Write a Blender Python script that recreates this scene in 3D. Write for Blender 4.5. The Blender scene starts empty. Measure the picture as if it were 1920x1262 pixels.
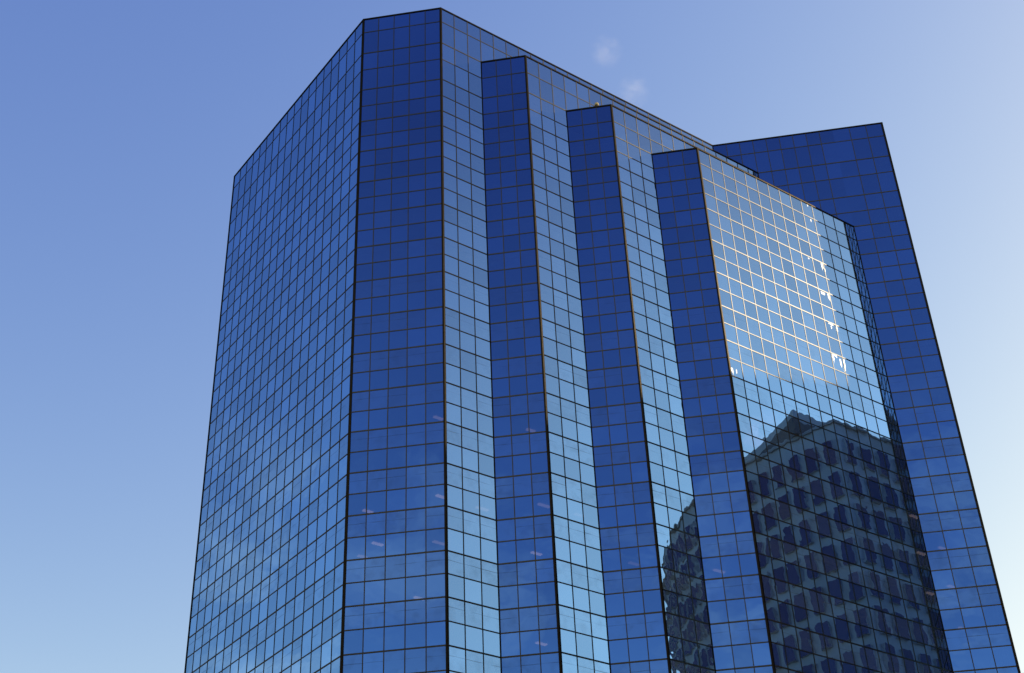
import bpy, bmesh, math, random
from mathutils import Vector, Matrix
random.seed(11)
S = bpy.context.scene
COL = S.collection
U = 1.5                      # one bay of the curtain wall in metres
ZR = 101.29                  # height of the main roof line above the street

# ---------------------------------------------------------------- plan (in bays)
R2 = math.sqrt(.5)
def v2(x, y): return Vector((x, y))
D = v2(R2, -R2)
X = v2(1, 0)
WA, WD, WP, WL = .98854, .92655, 1.14395, .99432
P0 = v2(0, 0); AL = P0 - 5*WA*D; L = AL + v2(0, 18*WL)
I2 = P0 + 3*X; O2 = I2 + 3*WD*D; I3 = O2 + 3*X; O3 = I3 + 3*WD*D
I4 = O3 + 3*X; O4 = I4 + 3*WD*D; E1 = O4 + 14*X; W = E1 + 3*WP*D
N6 = E1 - 3*WD*D; N3 = E1 - 6*WD*D; N0 = E1 - 9*WD*D
WB = W + v2(12, 12); BR = v2(WB.x, 26); BL = v2(8, 29)
ROWTOP = [0, 1.19467, 3.04104, 4.443, 6.1365, 7.47984, 8.71487]
RH = 1.1864
NROW = 6 + int((ZR/U - ROWTOP[6]) / RH)
def zrow(r): return ZR - U*(ROWTOP[r] if r <= 6 else ROWTOP[6] + (r-6)*RH)
def w3(p, z): return Vector((p.x*U, p.y*U, z))

# ---------------------------------------------------------------- camera
cam_d = bpy.data.cameras.new('camera'); cam = bpy.data.objects.new('camera', cam_d); COL.objects.link(cam)
yaw, pitch, roll, FPX = .92199, .59948, -.04375, 2621.558
cf = Vector((math.cos(yaw)*math.cos(pitch), math.sin(yaw)*math.cos(pitch), math.sin(pitch)))
r0 = Vector((math.sin(yaw), -math.cos(yaw), 0)); u0 = r0.cross(cf)
cr = r0*math.cos(roll) + u0*math.sin(roll); cu = u0*math.cos(roll) - r0*math.sin(roll)
CP = Vector((-33.6984*U, -50.32964*U, ZR - 66.3926*U))
cam.matrix_world = Matrix(((cr.x, cu.x, -cf.x, CP.x), (cr.y, cu.y, -cf.y, CP.y), (cr.z, cu.z, -cf.z, CP.z), (0, 0, 0, 1)))
cam_d.sensor_width = 36; cam_d.lens = FPX/1920*36; cam_d.clip_start = .1; cam_d.clip_end = 30000
S.camera = cam
def px(p):
    q = p - CP; z = q.dot(cf)
    return 960 + FPX*q.dot(cr)/z, 631 - FPX*q.dot(cu)/z
def frame_area(pts):
    pp = [px(p) for p in pts]
    cx = sum(a for a, b in pp)/len(pp); cy = sum(b for a, b in pp)/len(pp)
    pp = [(min(max(a, 0), 1920), min(max(b, 0), 1262)) for a, b in pp]
    a = 0
    for i in range(len(pp)):
        x0, y0 = pp[i]; x1, y1 = pp[(i+1) % len(pp)]; a += x0*y1 - x1*y0
    return abs(a)/2

# ---------------------------------------------------------------- materials
def mat(name):
    m = bpy.data.materials.new(name); m.use_nodes = True
    nt = m.node_tree; nt.nodes.clear()
    return m, nt, nt.nodes, nt.links
def simple(name, col, rough=.7, metal=0., noise=.15, scale=2., bump=0.):
    m, nt, N, K = mat(name)
    o = N.new('ShaderNodeOutputMaterial'); b = N.new('ShaderNodeBsdfPrincipled')
    K.new(b.outputs[0], o.inputs[0]); b.inputs['Roughness'].default_value = rough; b.inputs['Metallic'].default_value = metal
    g = N.new('ShaderNodeNewGeometry'); n = N.new('ShaderNodeTexNoise'); n.inputs['Scale'].default_value = scale; n.inputs['Detail'].default_value = 5
    K.new(g.outputs['Position'], n.inputs['Vector'])
    mx = N.new('ShaderNodeMix'); mx.data_type = 'RGBA'
    mx.inputs['A'].default_value = (*[c*(1-noise) for c in col], 1); mx.inputs['B'].default_value = (*[min(1, c*(1+noise)) for c in col], 1)
    K.new(n.outputs['Fac'], mx.inputs['Factor']); K.new(mx.outputs['Result'], b.inputs['Base Color'])
    if bump:
        bp = N.new('ShaderNodeBump'); bp.inputs['Strength'].default_value = 1; bp.inputs['Distance'].default_value = bump
        K.new(n.outputs['Fac'], bp.inputs['Height']); K.new(bp.outputs[0], b.inputs['Normal'])
    return m

# reflectance of the blue coating, from head-on to a slanting view
GLASS_TINT = [(.10, (.064, .153, .385)), (.64, (.205, .355, .60)), (.27, (.118, .258, .525)), (.45, (.170, .365, .70))]
def glass_material():
    m, nt, N, K = mat('blue_mirror_glass')
    o = N.new('ShaderNodeOutputMaterial')
    geo = N.new('ShaderNodeNewGeometry')
    rnd = N.new('ShaderNodeAttribute'); rnd.attribute_name = 'rnd'
    knd = N.new('ShaderNodeAttribute'); knd.attribute_name = 'spandrel'
    wav = N.new('ShaderNodeAttribute'); wav.attribute_name = 'wave'
    uv = N.new('ShaderNodeUVMap'); uv.uv_map = 'UVMap'
    def math_(op, a=None, b=None, clamp=False):
        n = N.new('ShaderNodeMath'); n.operation = op; n.use_clamp = clamp
        for i, v in enumerate((a, b)):
            if v is None: continue
            if isinstance(v, (int, float)): n.inputs[i].default_value = v
            else: K.new(v, n.inputs[i])
        return n.outputs[0]
    # each pane has its own slight roller-wave
    off = N.new('ShaderNodeVectorMath'); off.operation = 'SCALE'; off.inputs[0].default_value = (37.1, 61.7, 23.3)
    K.new(rnd.outputs['Fac'], off.inputs['Scale'])
    add = N.new('ShaderNodeVectorMath'); add.operation = 'ADD'
    K.new(geo.outputs['Position'], add.inputs[0]); K.new(off.outputs[0], add.inputs[1])
    n1 = N.new('ShaderNodeTexNoise'); n1.inputs['Scale'].default_value = .85; n1.inputs['Detail'].default_value = 1.0
    K.new(add.outputs[0], n1.inputs['Vector'])
    bp = N.new('ShaderNodeBump'); bp.inputs['Strength'].default_value = 1
    K.new(math_('MULTIPLY', wav.outputs['Fac'], .0029), bp.inputs['Distance']); K.new(n1.outputs['Fac'], bp.inputs['Height'])
    # colour of the coating: head-on to slanted
    lw = N.new('ShaderNodeLayerWeight'); lw.inputs['Blend'].default_value = .5
    mx = N.new('ShaderNodeValToRGB'); cr_ = mx.color_ramp
    for i, (p, c) in enumerate(GLASS_TINT):
        e = cr_.elements[i] if i < 2 else cr_.elements.new(p)
        e.position = p; e.color = (*c, 1)
    K.new(lw.outputs['Facing'], mx.inputs['Fac'])
    # pane to pane variation, a little more on the panes that back onto the floor edge
    s = N.new('ShaderNodeSeparateXYZ'); K.new(uv.outputs[0], s.inputs[0])
    n2 = N.new('ShaderNodeTexNoise'); n2.inputs['Scale'].default_value = 1.3; n2.inputs['Detail'].default_value = 2.5
    K.new(add.outputs[0], n2.inputs['Vector'])
    var = math_('ADD', math_('MULTIPLY', rnd.outputs['Fac'], .22), .89)
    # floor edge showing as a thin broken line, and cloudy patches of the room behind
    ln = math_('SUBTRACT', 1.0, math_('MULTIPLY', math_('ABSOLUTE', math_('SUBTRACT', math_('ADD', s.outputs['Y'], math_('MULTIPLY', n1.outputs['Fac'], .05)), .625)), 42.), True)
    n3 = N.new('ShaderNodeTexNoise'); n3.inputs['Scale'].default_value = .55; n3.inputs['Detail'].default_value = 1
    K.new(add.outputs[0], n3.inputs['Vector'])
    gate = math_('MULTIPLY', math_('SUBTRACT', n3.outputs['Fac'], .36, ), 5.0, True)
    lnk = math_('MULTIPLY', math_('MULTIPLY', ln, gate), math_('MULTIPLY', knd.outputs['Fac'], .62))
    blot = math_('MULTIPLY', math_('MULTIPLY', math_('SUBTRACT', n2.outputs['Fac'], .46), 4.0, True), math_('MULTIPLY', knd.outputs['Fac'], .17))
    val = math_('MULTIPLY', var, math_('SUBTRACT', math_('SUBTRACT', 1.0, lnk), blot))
    sc = N.new('ShaderNodeVectorMath'); sc.operation = 'SCALE'
    K.new(mx.outputs['Color'], sc.inputs[0]); K.new(val, sc.inputs['Scale'])
    gl = N.new('ShaderNodeBsdfGlossy'); gl.inputs['Roughness'].default_value = .0
    K.new(sc.outputs[0], gl.inputs['Color']); K.new(bp.outputs[0], gl.inputs['Normal'])
    tr = N.new('ShaderNodeBsdfTransparent'); tr.inputs['Color'].default_value = (.5, .68, .9, 1)
    di = N.new('ShaderNodeBsdfDiffuse'); di.inputs['Color'].default_value = (.30, .36, .42, 1)
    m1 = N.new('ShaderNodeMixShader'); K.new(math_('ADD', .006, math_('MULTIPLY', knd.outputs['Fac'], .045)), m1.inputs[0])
    K.new(gl.outputs[0], m1.inputs[1]); K.new(di.outputs[0], m1.inputs[2])
    df = N.new('ShaderNodeBsdfGlossy'); df.inputs['Roughness'].default_value = .52; df.inputs['Color'].default_value = (1, .97, .92, 1)
    m0 = N.new('ShaderNodeMixShader'); m0.inputs[0].default_value = .009; K.new(m1.outputs[0], m0.inputs[1]); K.new(df.outputs[0], m0.inputs[2]); m1 = m0
    m2 = N.new('ShaderNodeMixShader'); m2.inputs[0].default_value = .065
    K.new(m1.outputs[0], m2.inputs[1]); K.new(tr.outputs[0], m2.inputs[2])
    K.new(m2.outputs[0], o.inputs[0])
    return m
M_GLASS = glass_material()
def tilted_normal_metal(name, col, rough):
    # bronze with shading normals leaned down and right to bring out the sun highlight
    m, nt, N, K = mat(name); o = N.new('ShaderNodeOutputMaterial'); geo = N.new('ShaderNodeNewGeometry')
    cx = N.new('ShaderNodeVectorMath'); cx.operation = 'CROSS_PRODUCT'; cx.inputs[0].default_value = (0, 0, 1); K.new(geo.outputs['Normal'], cx.inputs[1])
    sc = N.new('ShaderNodeVectorMath'); sc.operation = 'SCALE'; sc.inputs['Scale'].default_value = .25; K.new(cx.outputs[0], sc.inputs[0])
    a1 = N.new('ShaderNodeVectorMath'); a1.operation = 'ADD'; K.new(geo.outputs['Normal'], a1.inputs[0]); K.new(sc.outputs[0], a1.inputs[1])
    a2 = N.new('ShaderNodeVectorMath'); a2.operation = 'ADD'; a2.inputs[1].default_value = (0, 0, -.23); K.new(a1.outputs[0], a2.inputs[0])
    nz = N.new('ShaderNodeVectorMath'); nz.operation = 'NORMALIZE'; K.new(a2.outputs[0], nz.inputs[0])
    n = N.new('ShaderNodeTexNoise'); n.inputs['Scale'].default_value = 1.7; n.inputs['Detail'].default_value = 4; K.new(geo.outputs['Position'], n.inputs['Vector'])
    mx = N.new('ShaderNodeMix'); mx.data_type = 'RGBA'; K.new(n.outputs['Fac'], mx.inputs['Factor'])
    mx.inputs['A'].default_value = (*[c*.7 for c in col], 1); mx.inputs['B'].default_value = (*[c*1.3 for c in col], 1)
    g = N.new('ShaderNodeBsdfGlossy'); g.inputs['Roughness'].default_value = rough; K.new(mx.outputs['Result'], g.inputs['Color']); K.new(nz.outputs[0], g.inputs['Normal'])
    d = N.new('ShaderNodeBsdfDiffuse'); d.inputs['Color'].default_value = (.001, .001, .002, 1)
    ad = N.new('ShaderNodeAddShader'); K.new(g.outputs[0], ad.inputs[0]); K.new(d.outputs[0], ad.inputs[1]); K.new(ad.outputs[0], o.inputs[0])
    return m
M_FRAME = tilted_normal_metal('bronze_anodised_frame', (.031, .0295, .0275), .36)
M_POST = tilted_normal_metal('dark_bronze_corner', (.010, .008, .0055), .36)
M_ROOF = simple('roof_gravel', (.28, .27, .25), .95, 0, .3, 12, .02)
M_CEIL = simple('ceiling_board', (.45, .45, .43), .9, 0, .05, 3)
M_STONE = simple('pale_precast_stone', (.40, .39, .37), .85, 0, .18, .7, .004)
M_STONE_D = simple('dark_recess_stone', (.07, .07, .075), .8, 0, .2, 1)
M_ASPHALT = simple('asphalt', (.05, .05, .052), .9, 0, .25, 5, .01)
M_PAVE = simple('paving', (.26, .25, .23), .9, 0, .2, 3, .005)
M_GROUND = simple('city_ground', (.17, .165, .15), .95, 0, .3, .05)
M_PAINT = simple('road_paint', (.75, .75, .72), .8, 0, .08, 9)
M_TAN = simple('weathered_tan_cover', (.46, .33, .12), .6, 0, .3, 30)
M_TANDK = simple('dark_brown_base', (.09, .06, .03), .7, 0, .3, 20)
def window_material():
    m, nt, N, K = mat('office_window'); o = N.new('ShaderNodeOutputMaterial')
    g = N.new('ShaderNodeBsdfGlossy'); g.inputs['Color'].default_value = (.055, .065, .14, 1); g.inputs['Roughness'].default_value = .02
    d = N.new('ShaderNodeBsdfDiffuse'); d.inputs['Color'].default_value = (.015, .016, .03, 1)
    mx = N.new('ShaderNodeMixShader'); mx.inputs[0].default_value = .45
    K.new(g.outputs[0], mx.inputs[1]); K.new(d.outputs[0], mx.inputs[2]); K.new(mx.outputs[0], o.inputs[0]); return m
M_WIN = window_material()
def light_material(name, e_):
    m, nt, N, K = mat(name); o = N.new('ShaderNodeOutputMaterial')
    e = N.new('ShaderNodeEmission'); e.inputs['Color'].default_value = (1, .56, .40, 1); e.inputs['Strength'].default_value = e_
    K.new(e.outputs[0], o.inputs[0]); return m
M_LAMPS = [light_material('office_light_tube_' + n, v) for n, v in (('dim', .9), ('mid', 1.7), ('bright', 3.0))]

# ---------------------------------------------------------------- mesh helpers
class MB:
    def __init__(s): s.v = []; s.f = []; s.rnd = []; s.sp = []; s.wv = []; s.uv = []
    def quad(s, pts, rnd=0, sp=0, wv=0):
        n = len(s.v); s.v += [tuple(p) for p in pts]; s.f.append(tuple(range(n, n+len(pts))))
        s.rnd.append(rnd); s.sp.append(sp); s.wv.append(wv)
        s.uv += [(0, 0), (1, 0), (1, 1), (0, 1)][:len(pts)] if len(pts) <= 4 else [(0, 0)]*len(pts)
    def hexa(s, b, t):      # bottom loop and top loop, counter-clockwise seen from above
        n = len(s.v); k = len(b); s.v += [tuple(p) for p in b] + [tuple(p) for p in t]
        s.f.append(tuple(range(n+k-1, n-1, -1))); s.f.append(tuple(range(n+k, n+2*k)))
        for i in range(k):
            j = (i+1) % k; s.f.append((n+i, n+j, n+k+j, n+k+i))
        s.rnd += [0]*(k+2); s.sp += [0]*(k+2); s.wv += [0]*(k+2); s.uv = []
    def prism(s, poly, z0, z1): s.hexa([Vector((p.x, p.y, z0)) for p in poly], [Vector((p.x, p.y, z1)) for p in poly])
    def build(s, name, material, parent=None, attrs=False):
        me = bpy.data.meshes.new(name); me.from_pydata(s.v, [], s.f); me.materials.append(material)
        if attrs:
            for nm, dat in (('rnd', s.rnd), ('spandrel', s.sp), ('wave', s.wv)):
                a = me.attributes.new(nm, 'FLOAT', 'FACE'); a.data.foreach_set('value', dat)
            ul = me.uv_layers.new(name='UVMap'); ul.data.foreach_set('uv', [c for t in s.uv for c in t])
        me.update()
        ob = bpy.data.objects.new(name, me); COL.objects.link(ob)
        if parent: ob.parent = parent
        return ob
def tag(o, label=None, cat=None, group=None, kind=None):
    for k, v in (('label', label), ('category', cat), ('group', group), ('kind', kind)):
        if v: o[k] = v
    return o
def empty(name, label, cat, loc=(0, 0, 0)):
    o = bpy.data.objects.new(name, None); COL.objects.link(o); o.location = loc; return tag(o, label, cat)

# ---------------------------------------------------------------- the glass tower
tower = empty('glass_tower', 'tall blue mirror glass office tower with stepped terraces and a grid of dark frames', 'skyscraper')
panes, mulls, trans = [], [], []      # (area in the picture, builder)

def facade(A, B, n, rtop, bottom, wave=1.0, tiltscale=1.0):
    """curtain wall from A to B (left to right seen from outside), n bays, first row rtop, bottom(col) last row line"""
    a3, b3 = w3(A, 0), w3(B, 0); ln = (b3-a3).length; t = (b3-a3)/ln
    nrm = Vector((t.y, -t.x, 0)); bw = ln/n
    for c in range(n):
        for r in range(rtop, bottom(c)):
            z1, z0 = zrow(r), zrow(r+1)
            p, q = a3 + t*bw*c, a3 + t*bw*(c+1)
            ta, tb = random.gauss(0, .0009)*tiltscale, random.gauss(0, .0009)*tiltscale
            def pt(s, z, sgn_s, sgn_z): return Vector((s.x, s.y, z)) + nrm*(sgn_s*ta*bw/2 + sgn_z*tb*(z1-z0)/2)
            pts = [pt(p, z0, -1, -1), pt(q, z0, 1, -1), pt(q, z1, 1, 1), pt(p, z1, -1, 1)]
            depth = min(1, max(0, (r-9)/18))
            sp = depth*random.uniform(.55, 1.1) if (r >= 6 and r % 2 == 0) else 0.
            panes.append((frame_area(pts), pts, random.random(), sp, wave*random.uniform(.75, 1.25)))
    def bar(p, along, across, half, out, back, length):
        # box: centre line from p for length along; half-width across; from -back to +out along the normal
        pts = []
        for s in (0, length):
            pts.append([p + along*s + across*w + nrm*d for w, d in ((-half, -back), (half, -back), (half, out), (-half, out))])
        return pts
    for c in range(1, n):
        zb = zrow(max(bottom(c-1), bottom(c))); zt = zrow(rtop) - .02
        p = a3 + t*bw*c; p = Vector((p.x, p.y, zb))
        bx = bar(p, Vector((0, 0, 1)), t, .035, .026, .06, zt-zb)
        face = [bx[0][3], bx[0][2], bx[1][2], bx[1][3]]
        mulls.append((frame_area(face), bx))
    rb = max(bottom(c) for c in range(n))
    for r in range(rtop+1, rb+1):
        cs = [c for c in range(n) if r <= bottom(c)]
        if not cs: continue
        c0, c1 = min(cs), max(cs)+1
        p = a3 + t*bw*c0; p = Vector((p.x, p.y, zrow(r)))
        heavy = .056 if r % 2 == 0 else .044
        bx = bar(p, t, Vector((0, 0, 1)), heavy, .022, .06, bw*(c1-c0))
        face = [bx[0][3], bx[0][2], bx[1][2], bx[1][3]]
        trans.append((frame_area(face), bx))
    # coping along the top edge
    m = MB(); p = Vector((a3.x, a3.y, zrow(rtop)-.02))
    bx = bar(p, t, Vector((0, 0, 1)), .075, .055, .30, ln)
    m.hexa(bx[0], bx[1]); m.build('parapet_cap', M_POST, tower)

full = lambda c: NROW
facade(L, AL, 18, 0, full)
facade(AL, P0, 5, 0, full)
facade(P0, N0, 23, 0, lambda c: NROW if c < 3 else 3)
facade(I2, O2, 3, 2, full)
facade(O2, N3, 20, 2, lambda c: NROW if c < 3 else 5)
facade(I3, O3, 3, 4, full)
facade(O3, N6, 17, 4, lambda c: NROW if c < 3 else 7, 2.0)
facade(I4, O4, 3, 6, full)
facade(O4, E1, 14, 6, full, 1.15)
facade(N0, E1, 9, 0, lambda c: (3, 5, 7)[c//3])
facade(E1, W, 3, 0, full)
facade(W, WB, 15, 0, full)
facade(WB, BR, 24, 0, full); facade(BR, BL, 35, 0, full); facade(BL, L, 13, 0, full)

panes.sort(key=lambda e: -e[0]); mulls.sort(key=lambda e: -e[0]); trans.sort(key=lambda e: -e[0])
rest = MB()
for i, (a, pts, rn, sp, wv) in enumerate(panes):
    m = MB() if i < 100 else rest
    m.quad(pts, rn, sp, wv)
    if i < 100: m.build('glass_pane', M_GLASS, tower, True)
tag(rest.build('glass_pane', M_GLASS, tower, True), kind='stuff')
for nm, lst in (('mullion', mulls), ('transom', trans)):
    rest = MB()
    for i, (a, bx) in enumerate(lst):
        m = MB() if i < 100 else rest
        m.hexa(bx[0], bx[1])
        if i < 100: m.build(nm, M_FRAME, tower)
    tag(rest.build(nm, M_FRAME, tower), kind='stuff')

def corner(prev, c, nxt, rtop, rbot, wd, out):
    a = (c-prev).normalized(); b = (nxt-c).normalized()
    na = v2(a.y, -a.x); nb = v2(b.y, -b.x); c = c*U
    def miter(d):
        k = (na+nb); return c + k*(d/(1+na.dot(nb)))
    poly = [c - a*wd + na*out, miter(out), c + b*wd + nb*out, c + b*wd - nb*.07, miter(-.07), c - a*wd - na*.07]
    m = MB(); m.prism(poly[::-1] if False else poly, zrow(rbot), zrow(rtop)+.05)
    ob = m.build('corner_post', M_POST, tower)
    bm = bmesh.new(); bm.from_mesh(ob.data); bmesh.ops.recalc_face_normals(bm, faces=bm.faces); bm.to_mesh(ob.data); bm.free()
for prev, c, nxt, rt, rb, wd in [(BL, L, AL, 0, NROW, .06), (L, AL, P0, 0, NROW, .11), (AL, P0, N0, 0, NROW, .11), (I2, O2, N3, 2, NROW, .11),
                                 (I3, O3, N6, 4, NROW, .11), (I4, O4, E1, 6, NROW, .11), (E1, W, WB, 0, NROW, .13)]:
    corner(prev, c, nxt, rt, rb, wd, .065)
for prev, c, nxt, rt, rb in [(P0, I2, O2, 2, NROW), (O2, I3, O3, 4, NROW), (O3, I4, O4, 6, NROW), (O4, E1, W, 6, NROW), (P0, N0, E1, 0, 3), (O2, N3, E1, 2, 5), (O3, N6, E1, 4, 7)]:
    corner(prev, c, nxt, rt, rb, .045, .050)

def slab(name, poly, z, th, material):
    m = MB(); m.prism([p*U for p in poly], z-th, z); ob = m.build(name, material, tower)
    bm = bmesh.new(); bm.from_mesh(ob.data); bmesh.ops.recalc_face_normals(bm, faces=bm.faces); bm.to_mesh(ob.data); bm.free(); return ob
def inset(poly, d):
    out = []
    for i, c in enumerate(poly):
        a = (c-poly[i-1]).normalized(); b = (poly[(i+1) % len(poly)]-c).normalized()
        na, nb = v2(a.y, -a.x), v2(b.y, -b.x); out.append(c - (na+nb)*(d/(1+na.dot(nb))))
    return out
FULL = [L, AL, P0, I2, O2, I3, O3, I4, O4, E1, W, WB, BR, BL]
slab('roof', inset([L, AL, P0, N0, W, WB, BR, BL], .15), ZR-.12, .3, M_ROOF)
for poly, r in (([I2, O2, N3, N0], 2), ([I3, O3, N6, N3], 4), ([I4, O4, E1, N6], 6)):
    slab('terrace_roof', inset(poly, .08), zrow(r)-.12, .25, M_ROOF)
CEILZ = []
for r in range(6, NROW-1, 2):
    z = zrow(r) - .42*RH*U
    CEILZ.append(z); slab('floor_slab', inset(FULL, .14), z+.22, .22, M_CEIL)

# ceiling lights seen burning behind the glass: (pixel of the photo measured once, turned into a spot under the nearest ceiling)
def ceiling_spot(x, y, A, B):
    d = (cf + cr*((x-960)/FPX) - cu*((y-631)/FPX)).normalized()
    a3, b3 = w3(A, 0), w3(B, 0); t = (b3-a3).normalized(); n = Vector((t.y, -t.x, 0))
    k = (a3-CP).dot(n)/d.dot(n); hit = CP + d*k
    z = min((c for c in CEILZ if c > hit.z+.3), default=None)
    h = CP + d*((z-CP.z)/d.z)
    return h, t
for x, y, A, B, lv in [(690, 958, AL, P0, 2), (708, 1019, AL, P0, 2), (826, 930, AL, P0, 2), (822, 783, AL, P0, 1), (823, 1017, AL, P0, 1), (680, 1043, AL, P0, 1), (786, 1121, AL, P0, 2),
                   (995, 806, I2, O2, 1), (1006, 1037, I2, O2, 2), (1015, 1206, I2, O2, 2), (1020, 947, I2, O2, 1), (904, 953, P0, I2, 1), (1086, 965, O2, I3, 0), (1188, 1056, I3, O3, 0), (1348, 1070, I4, O4, 1),
                   (1714, 968, O4, E1, 1), (1727, 1037, O4, E1, 1), (1744, 1112, O4, E1, 1), (1768, 1028, E1, W, 1), (1783, 1099, E1, W, 1), (1803, 1177, E1, W, 1)]:
    h, t = ceiling_spot(x, y, A, B)
    ax = Vector((1, 0, 0)); ay = Vector((-ax.y, ax.x, 0))
    m = MB(); l, w = random.uniform(.38, .56), .14
    b = [h - ax*l - ay*w, h + ax*l - ay*w, h + ax*l + ay*w, h - ax*l + ay*w]
    m.hexa([p + Vector((0, 0, -.09)) for p in b], [p + Vector((0, 0, -.01)) for p in b]); m.build('ceiling_light', M_LAMPS[lv], tower)

# white glossy patches added to stand in for sun glints on the long face
M_GLINT = simple('sun_glint', (.85, .83, .80), .45, 1., .05, 20)
def add_glint(col, row, dz, w, h):
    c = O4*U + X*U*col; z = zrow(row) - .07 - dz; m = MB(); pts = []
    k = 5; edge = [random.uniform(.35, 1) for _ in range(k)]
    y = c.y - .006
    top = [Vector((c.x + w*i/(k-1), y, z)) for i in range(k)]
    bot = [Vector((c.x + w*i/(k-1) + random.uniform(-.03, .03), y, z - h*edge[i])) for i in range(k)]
    m.quad(bot + top[::-1]); m.build('sun_glint', M_GLINT, tower)
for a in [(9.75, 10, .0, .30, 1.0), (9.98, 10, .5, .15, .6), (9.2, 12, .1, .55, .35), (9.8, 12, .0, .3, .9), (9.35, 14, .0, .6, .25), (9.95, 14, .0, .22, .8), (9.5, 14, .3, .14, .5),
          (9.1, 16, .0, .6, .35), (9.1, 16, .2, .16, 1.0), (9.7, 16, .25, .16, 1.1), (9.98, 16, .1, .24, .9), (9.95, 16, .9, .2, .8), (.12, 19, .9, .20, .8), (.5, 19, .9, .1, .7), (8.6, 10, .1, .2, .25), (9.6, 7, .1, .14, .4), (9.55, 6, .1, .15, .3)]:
    add_glint(*a)

# small tan domed fixture of unknown use on the edge of the second terrace
fix = empty('rooftop_fixture', 'small tan domed fixture standing on the parapet of the third step', 'light', (0, 0, 0))
fp = w3(I3 + D*WD*2.05, zrow(4)); n3 = Vector((-R2, -R2, 0))
fp = fp - n3*.10; fix.location = fp + Vector((0, 0, .055))
def lathe(name, prof, material, parent, seg=20, sx=1, sy=1):
    vs, fs = [], []
    for r, z in prof:
        for k in range(seg):
            a = 2*math.pi*k/seg; vs.append((r*math.cos(a)*sx, r*math.sin(a)*sy, z))
    for i in range(len(prof)-1):
        for k in range(seg):
            k2 = (k+1) % seg; fs.append((i*seg+k, i*seg+k2, (i+1)*seg+k2, (i+1)*seg+k))
    fs.append(tuple(range((len(prof)-1)*seg, len(prof)*seg)))
    me = bpy.data.meshes.new(name); me.from_pydata(vs, [], fs); me.materials.append(material); me.shade_smooth()
    o = bpy.data.objects.new(name, me); COL.objects.link(o); o.parent = parent; return o
lathe('base', [(.10, 0), (.14, .01), (.14, .12), (.09, .16), (.09, .2)], M_TANDK, fix)
lathe('dome', [(.17, .18), (.2, .2), (.205, .30), (.19, .40), (.15, .48), (.08, .53), (.01, .545)], M_TAN, fix)

# ---------------------------------------------------------------- the stone building across the street (its reflection fills the lower right)
SC = .75; C1 = v2(-33.6984, 38.537); CZ = -66.3926
def across(x, y): return C1 + (v2(x, y)-C1)*SC
def za(z): return ZR + U*(CZ + SC*(z-CZ))
stone = empty('stone_office_building', 'stone office block with punched windows and rounded crown, seen mirrored in the tower glass', 'office building')
chain = [across(*p) for p in [(86, -83), (80, -76), (76, -70), (73, -64), (71.6, -58), (71.6, -52), (72.8, -45)]]
CN = chain[-1]; RE = v2(88, CN.y+.3); RB = v2(88, across(0, -92).y); LB = v2(across(97, 0).x, across(0, -90).y)
roofz = za(10.5)
wall = MB(); wins = []
FLH = 3.85*SC*U
def bay(p, q, zt, zb, wf, zh, zs):
    """one bay of punched wall from p to q (metres, left to right from outside): window of width fraction wf between zs and zh"""
    t = (q-p); ln = t.length; t = t/ln; n = v2(t.y, -t.x); d = .38
    s0, s1 = ln*(1-wf)/2, ln*(1+wf)/2
    P = lambda s, z, k=0: Vector((p.x+t.x*s-n.x*k, p.y+t.y*s-n.y*k, z))
    wall.quad([P(0, zb), P(s0, zb), P(s0, zt), P(0, zt)]); wall.quad([P(s1, zb), P(ln, zb), P(ln, zt), P(s1, zt)])
    wall.quad([P(s0, zb), P(s1, zb), P(s1, zs), P(s0, zs)]); wall.quad([P(s0, zh), P(s1, zh), P(s1, zt), P(s0, zt)])
    wall.quad([P(s0, zs), P(s1, zs), P(s1, zs, d), P(s0, zs, d)]); wall.quad([P(s0, zh, d), P(s1, zh, d), P(s1, zh), P(s0, zh)])
    wall.quad([P(s0, zs), P(s0, zs, d), P(s0, zh, d), P(s0, zh)]); wall.quad([P(s1, zs, d), P(s1, zs), P(s1, zh), P(s1, zh, d)])
    wins.append([P(s0, zs, d), P(s1, zs, d), P(s1, zh, d), P(s0, zh, d)])
def run(pts, bw, wf, zt, nfl, frac):
    # resample the polyline into bays of about bw metres
    pts = [p*U for p in pts]; seg = []; tot = 0
    for a, b in zip(pts, pts[1:]): seg.append((tot, a, b)); tot += (b-a).length
    n = max(1, round(tot/bw))
    def at(s):
        for s0, a, b in reversed(seg):
            if s >= s0 - 1e-6: return a + (b-a)*min(1, (s-s0)/(b-a).length)
    for i in range(n):
        p, q = at(tot*i/n), at(tot*(i+1)/n)
        wall.quad([Vector((p.x, p.y, zt)), Vector((q.x, q.y, zt)), Vector((q.x, q.y, zt+TOPB)), Vector((p.x, p.y, zt+TOPB))])
        for f in range(nfl):
            a = zt - f*FLH; bay(p, q, a, a-FLH, wf, a-FLH*(1-frac)/2, a-FLH*(1+frac)/2)
TOPB = 1.9*U*.8
ztop = roofz - TOPB; NF = int((ztop-6)/FLH)
run(chain, 2.55, .62, ztop, NF, .71)
run([CN, RE], 3.0, .58, ztop, NF, .71)
zlow = ztop - NF*FLH
for a, b, z0, z1 in [(RE, RB, 0, roofz), (RB, LB, 0, roofz), (LB, chain[0], 0, roofz)] + [(p, q, 0, zlow) for p, q in zip(chain + [CN], chain[1:] + [RE])]:
    wall.quad([w3(a, z0), w3(b, z0), w3(b, z1), w3(a, z1)])
wall.build('wall', M_STONE, stone)
wins.sort(key=lambda w: -w[3].z)
rest = MB()
for i, w in enumerate(wins):
    m = MB() if i < 100 else rest; m.quad(w)
    if i < 100: m.build('window', M_WIN, stone)
tag(rest.build('window', M_WIN, stone), kind='stuff')
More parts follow.
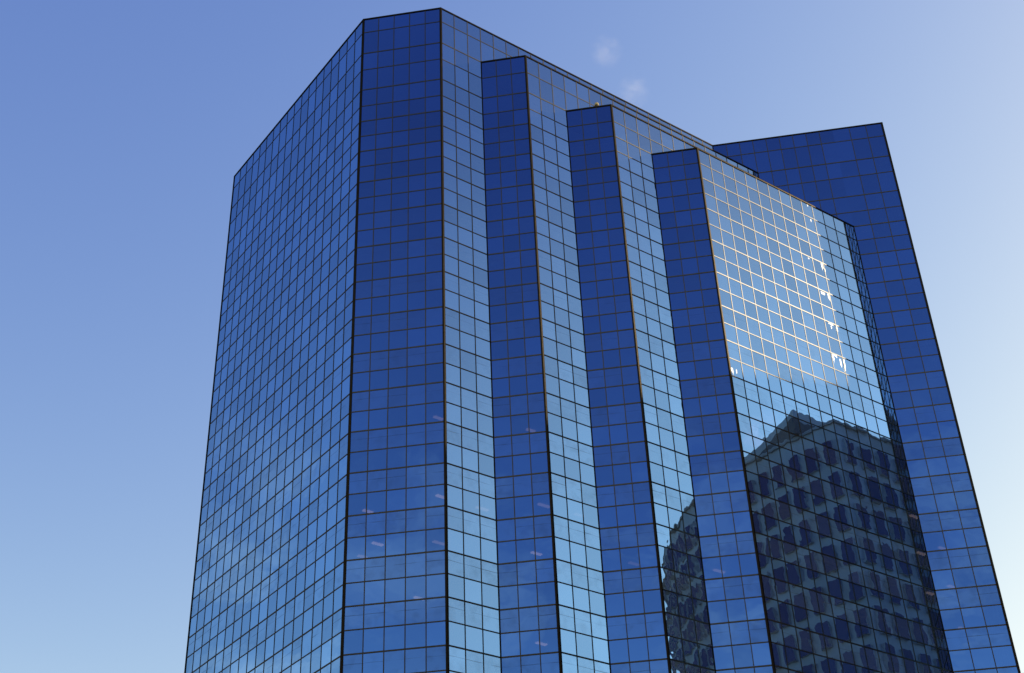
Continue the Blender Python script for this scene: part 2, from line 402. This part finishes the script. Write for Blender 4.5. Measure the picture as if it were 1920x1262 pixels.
def mass(name, poly, z0, z1, material):
    m = MB(); m.prism([p*U for p in poly], z0, z1); ob = m.build(name, material, stone)
    bm = bmesh.new(); bm.from_mesh(ob.data); bmesh.ops.recalc_face_normals(bm, faces=bm.faces); bm.to_mesh(ob.data); bm.free(); return ob
body = chain + [RE, RB, LB]
mass('roof', inset(body, .2), roofz-.6, roofz-.3, M_ROOF)
mass('cornice', inset(body, -.14), roofz-.35, roofz+.12, M_STONE)
crown = [across(*p) for p in [(88.7, -85.7), (82.9, -77), (79.9, -71), (75.6, -61.4), (73.9, -54.5), (72.3, -49.9), (79, -50.1), (90, -51), (96, -84)]]
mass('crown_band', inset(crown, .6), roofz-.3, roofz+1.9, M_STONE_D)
mass('crown', crown, roofz+1.9, za(14.0), M_STONE)
blk = [v2(67, -33.6), v2(83.5, -45.5), v2(87, -40), v2(87, -25.2), v2(80.5, -25.0)]  # unseen block, added and angled to cast the shadow edge on the long face
mass('shadow_block', [blk[0], blk[1], blk[2], blk[3], blk[4]], roofz-.3, ZR+.3, M_STONE)

# ---------------------------------------------------------------- street level
def sheet(name, x0, x1, y0, y1, z, material):
    m = MB(); m.quad([Vector((x0, y0, z)), Vector((x1, y0, z)), Vector((x1, y1, z)), Vector((x0, y1, z))])
    return tag(m.build(name, material), kind='structure')
sheet('ground', -6000, 6000, -6000, 6000, 0, M_GROUND)
sheet('road', -900, 900, -33.5, -18, .004, M_ASPHALT)
m = MB()
for k in range(-60, 60): m.quad([Vector((k*9, -25.82, .008)), Vector((k*9+3.5, -25.82, .008)), Vector((k*9+3.5, -25.68, .008)), Vector((k*9, -25.68, .008))])
tag(m.build('road_marking', M_PAINT), kind='structure')
for y0, y1 in ((-18, -13.2), (-35.6, -33.5)):
    m = MB(); m.hexa([Vector((-900, y0, 0)), Vector((900, y0, 0)), Vector((900, y1, 0)), Vector((-900, y1, 0))], [Vector((-900, y0, .13)), Vector((900, y0, .13)), Vector((900, y1, .13)), Vector((-900, y1, .13))])
    tag(m.build('pavement', M_PAVE), kind='structure')

# ---------------------------------------------------------------- two wisps of cloud
def cloud(label, x, y, dist, rx, ry, seed, dens):
    d = (cf + cr*((x-960)/FPX) - cu*((y-631)/FPX)).normalized()
    me = bpy.data.meshes.new('cloud'); bm = bmesh.new(); bmesh.ops.create_icosphere(bm, subdivisions=3, radius=1); bm.to_mesh(me); bm.free()
    o = bpy.data.objects.new('cloud', me); COL.objects.link(o); o.location = CP + d*dist
    o.scale = (rx, rx, ry); tag(o, label, 'cloud', 'wisps of cloud right of the tower top')
    m, nt, N, K = mat('cloud_vapour'); out = N.new('ShaderNodeOutputMaterial'); pv = N.new('ShaderNodeVolumePrincipled')
    pv.inputs['Color'].default_value = (1, .97, .98, 1); pv.inputs['Anisotropy'].default_value = .3
    tc = N.new('ShaderNodeTexCoord'); ad = N.new('ShaderNodeVectorMath'); ad.operation = 'ADD'; ad.inputs[1].default_value = (seed, seed*.7, 0)
    K.new(tc.outputs['Object'], ad.inputs[0]); n = N.new('ShaderNodeTexNoise'); n.inputs['Scale'].default_value = 1.9; n.inputs['Detail'].default_value = 5; n.inputs['Roughness'].default_value = .6
    K.new(ad.outputs[0], n.inputs['Vector'])
    ln = N.new('ShaderNodeVectorMath'); ln.operation = 'LENGTH'; K.new(tc.outputs['Object'], ln.inputs[0])
    fall = N.new('ShaderNodeMath'); fall.operation = 'SUBTRACT'; fall.inputs[0].default_value = .95; fall.use_clamp = True; K.new(ln.outputs['Value'], fall.inputs[1])
    nm = N.new('ShaderNodeMath'); nm.operation = 'SUBTRACT'; nm.inputs[1].default_value = .40; nm.use_clamp = True; K.new(n.outputs['Fac'], nm.inputs[0])
    mu = N.new('ShaderNodeMath'); mu.operation = 'MULTIPLY'; K.new(fall.outputs[0], mu.inputs[0]); K.new(nm.outputs[0], mu.inputs[1])
    m2 = N.new('ShaderNodeMath'); m2.operation = 'MULTIPLY'; m2.inputs[1].default_value = dens; K.new(mu.outputs[0], m2.inputs[0])
    K.new(m2.outputs[0], pv.inputs['Density']); K.new(pv.outputs[0], out.inputs['Volume']); me.materials.append(m)
    return o
cloud('faint upper wisp of cloud in the clear sky, nearer the top of the frame', 1137, 97, 2400, 32, 36, 3.1, .036)
cloud('faint lower wisp of cloud just above the sloping roof line of the tower', 1188, 172, 2400, 32, 34, 8.4, .036)

# ---------------------------------------------------------------- light
SKY_CURVE = [(6.9, 1.6), (3.92, 1.42), (1.62, .72)]; SKY_MAX = 1.3; CLOUD_OFF = (3.3, 1.7, .4)
SUN_AZ, SUN_EL = math.radians(-21.9), math.radians(21.9)
sd = Vector((math.cos(SUN_AZ)*math.cos(SUN_EL), math.sin(SUN_AZ)*math.cos(SUN_EL), math.sin(SUN_EL)))
sl = bpy.data.lights.new('sun', 'SUN'); sl.energy = 5.0; sl.angle = math.radians(.5); sl.color = (1, .88, .68)
so = bpy.data.objects.new('sun', sl); COL.objects.link(so); so.rotation_euler = sd.to_track_quat('Z', 'Y').to_euler(); so.location = (60, -30, 150)
wd = bpy.data.worlds.new('World'); S.world = wd; wd.use_nodes = True
nt = wd.node_tree; N = nt.nodes; K = nt.links; N.clear()
out = N.new('ShaderNodeOutputWorld'); bg = N.new('ShaderNodeBackground'); sky = N.new('ShaderNodeTexSky')
sky.sky_type = 'NISHITA'; sky.sun_disc = False; sky.sun_elevation = SUN_EL; sky.sun_rotation = math.pi/2 - SUN_AZ
sky.air_density = 1.0; sky.dust_density = 1.0; sky.ozone_density = 1.0
BGS = .12
bg.inputs['Strength'].default_value = BGS
def wmath(op, a=None, b=None, clamp=False):
    n = N.new('ShaderNodeMath'); n.operation = op; n.use_clamp = clamp
    for i, v in enumerate((a, b)):
        if v is None: continue
        if isinstance(v, (int, float)): n.inputs[i].default_value = v
        else: K.new(v, n.inputs[i])
    return n.outputs[0]
# the film response of the photograph: deeper blue overhead, whiter towards the sun
sp = N.new('ShaderNodeSeparateColor'); K.new(sky.outputs[0], sp.inputs[0]); cb = N.new('ShaderNodeCombineColor')
tc = N.new('ShaderNodeTexCoord'); sx = N.new('ShaderNodeSeparateXYZ'); K.new(tc.outputs['Generated'], sx.inputs[0])
# the band of darkest sky stands high up opposite the sun
opp = wmath('MULTIPLY', wmath('SUBTRACT', wmath('MULTIPLY', sx.outputs['Y'], -1.0), .05), 3.0, True)
grad = wmath('ADD', .47, wmath('MULTIPLY', wmath('SUBTRACT', .68, sx.outputs['Z'], True), 2.7))
shade = wmath('ADD', 1.0, wmath('MULTIPLY', opp, wmath('SUBTRACT', grad, 1.0)))
for i, (k, p) in enumerate(SKY_CURVE):
    v = wmath('MULTIPLY', wmath('POWER', wmath('MULTIPLY', sp.outputs[i], BGS), p), k)
    # soft shoulder
    v = wmath('DIVIDE', v, wmath('POWER', wmath('ADD', 1.0, wmath('POWER', wmath('DIVIDE', v, SKY_MAX), 4.0)), .25))
    v = wmath('MULTIPLY', v, wmath('POWER', shade, (1.0, 1.0, .72)[i]))
    K.new(wmath('DIVIDE', v, BGS), cb.inputs[i])
# thin low cloud in the half of the sky behind the camera
mp = N.new('ShaderNodeMapping'); mp.inputs['Scale'].default_value = (5, 5, 12); mp.inputs['Location'].default_value = CLOUD_OFF; K.new(tc.outputs['Generated'], mp.inputs['Vector'])
cn = N.new('ShaderNodeTexNoise'); cn.inputs['Scale'].default_value = 1.7; cn.inputs['Detail'].default_value = 6; cn.inputs['Roughness'].default_value = .58; cn.inputs['Distortion'].default_value = .6
K.new(mp.outputs[0], cn.inputs['Vector'])
fac = wmath('MULTIPLY', wmath('SUBTRACT', cn.outputs['Fac'], .47), 6.0, True)
low = wmath('MULTIPLY', wmath('SUBTRACT', .52, sx.outputs['Z']), 7.0, True)
beh = wmath('MULTIPLY', wmath('SUBTRACT', .02, sx.outputs['X']), 5.0, True)
fac = wmath('MULTIPLY', wmath('MULTIPLY', fac, wmath('MULTIPLY', low, beh)), .75)
# and one small sunlit puff low beside the stone building
pd = Vector((math.cos(math.radians(-41.2))*math.cos(math.radians(29.2)), math.sin(math.radians(-41.2))*math.cos(math.radians(29.2)), math.sin(math.radians(29.2))))
ds = N.new('ShaderNodeVectorMath'); ds.operation = 'DISTANCE'; ds.inputs[1].default_value = pd; K.new(tc.outputs['Generated'], ds.inputs[0])
n2 = N.new('ShaderNodeTexNoise'); n2.inputs['Scale'].default_value = 60; n2.inputs['Detail'].default_value = 4; K.new(tc.outputs['Generated'], n2.inputs['Vector'])
puff = wmath('MULTIPLY', wmath('MULTIPLY', wmath('SUBTRACT', .020, ds.outputs['Value']), 75., True), wmath('MULTIPLY', wmath('SUBTRACT', n2.outputs['Fac'], .38), 4.0, True), True)
mc = N.new('ShaderNodeMix'); mc.data_type = 'RGBA'; mc.inputs['B'].default_value = (1.15/BGS, 1.2/BGS, 1.15/BGS, 1)
K.new(fac, mc.inputs['Factor']); K.new(cb.outputs[0], mc.inputs['A'])
m3 = N.new('ShaderNodeMix'); m3.data_type = 'RGBA'; m3.inputs['B'].default_value = (2.0/BGS, 1.5/BGS, 1.35/BGS, 1)
K.new(puff, m3.inputs['Factor']); K.new(mc.outputs['Result'], m3.inputs['A'])
K.new(m3.outputs['Result'], bg.inputs[0]); K.new(bg.outputs[0], out.inputs[0])
S.view_settings.view_transform = 'Standard'; S.view_settings.look = 'None'; S.view_settings.exposure = 0
S.render.engine = 'CYCLES'; S.cycles.max_bounces = 8; S.cycles.glossy_bounces = 5; S.cycles.transparent_max_bounces = 8; S.cycles.volume_bounces = 1
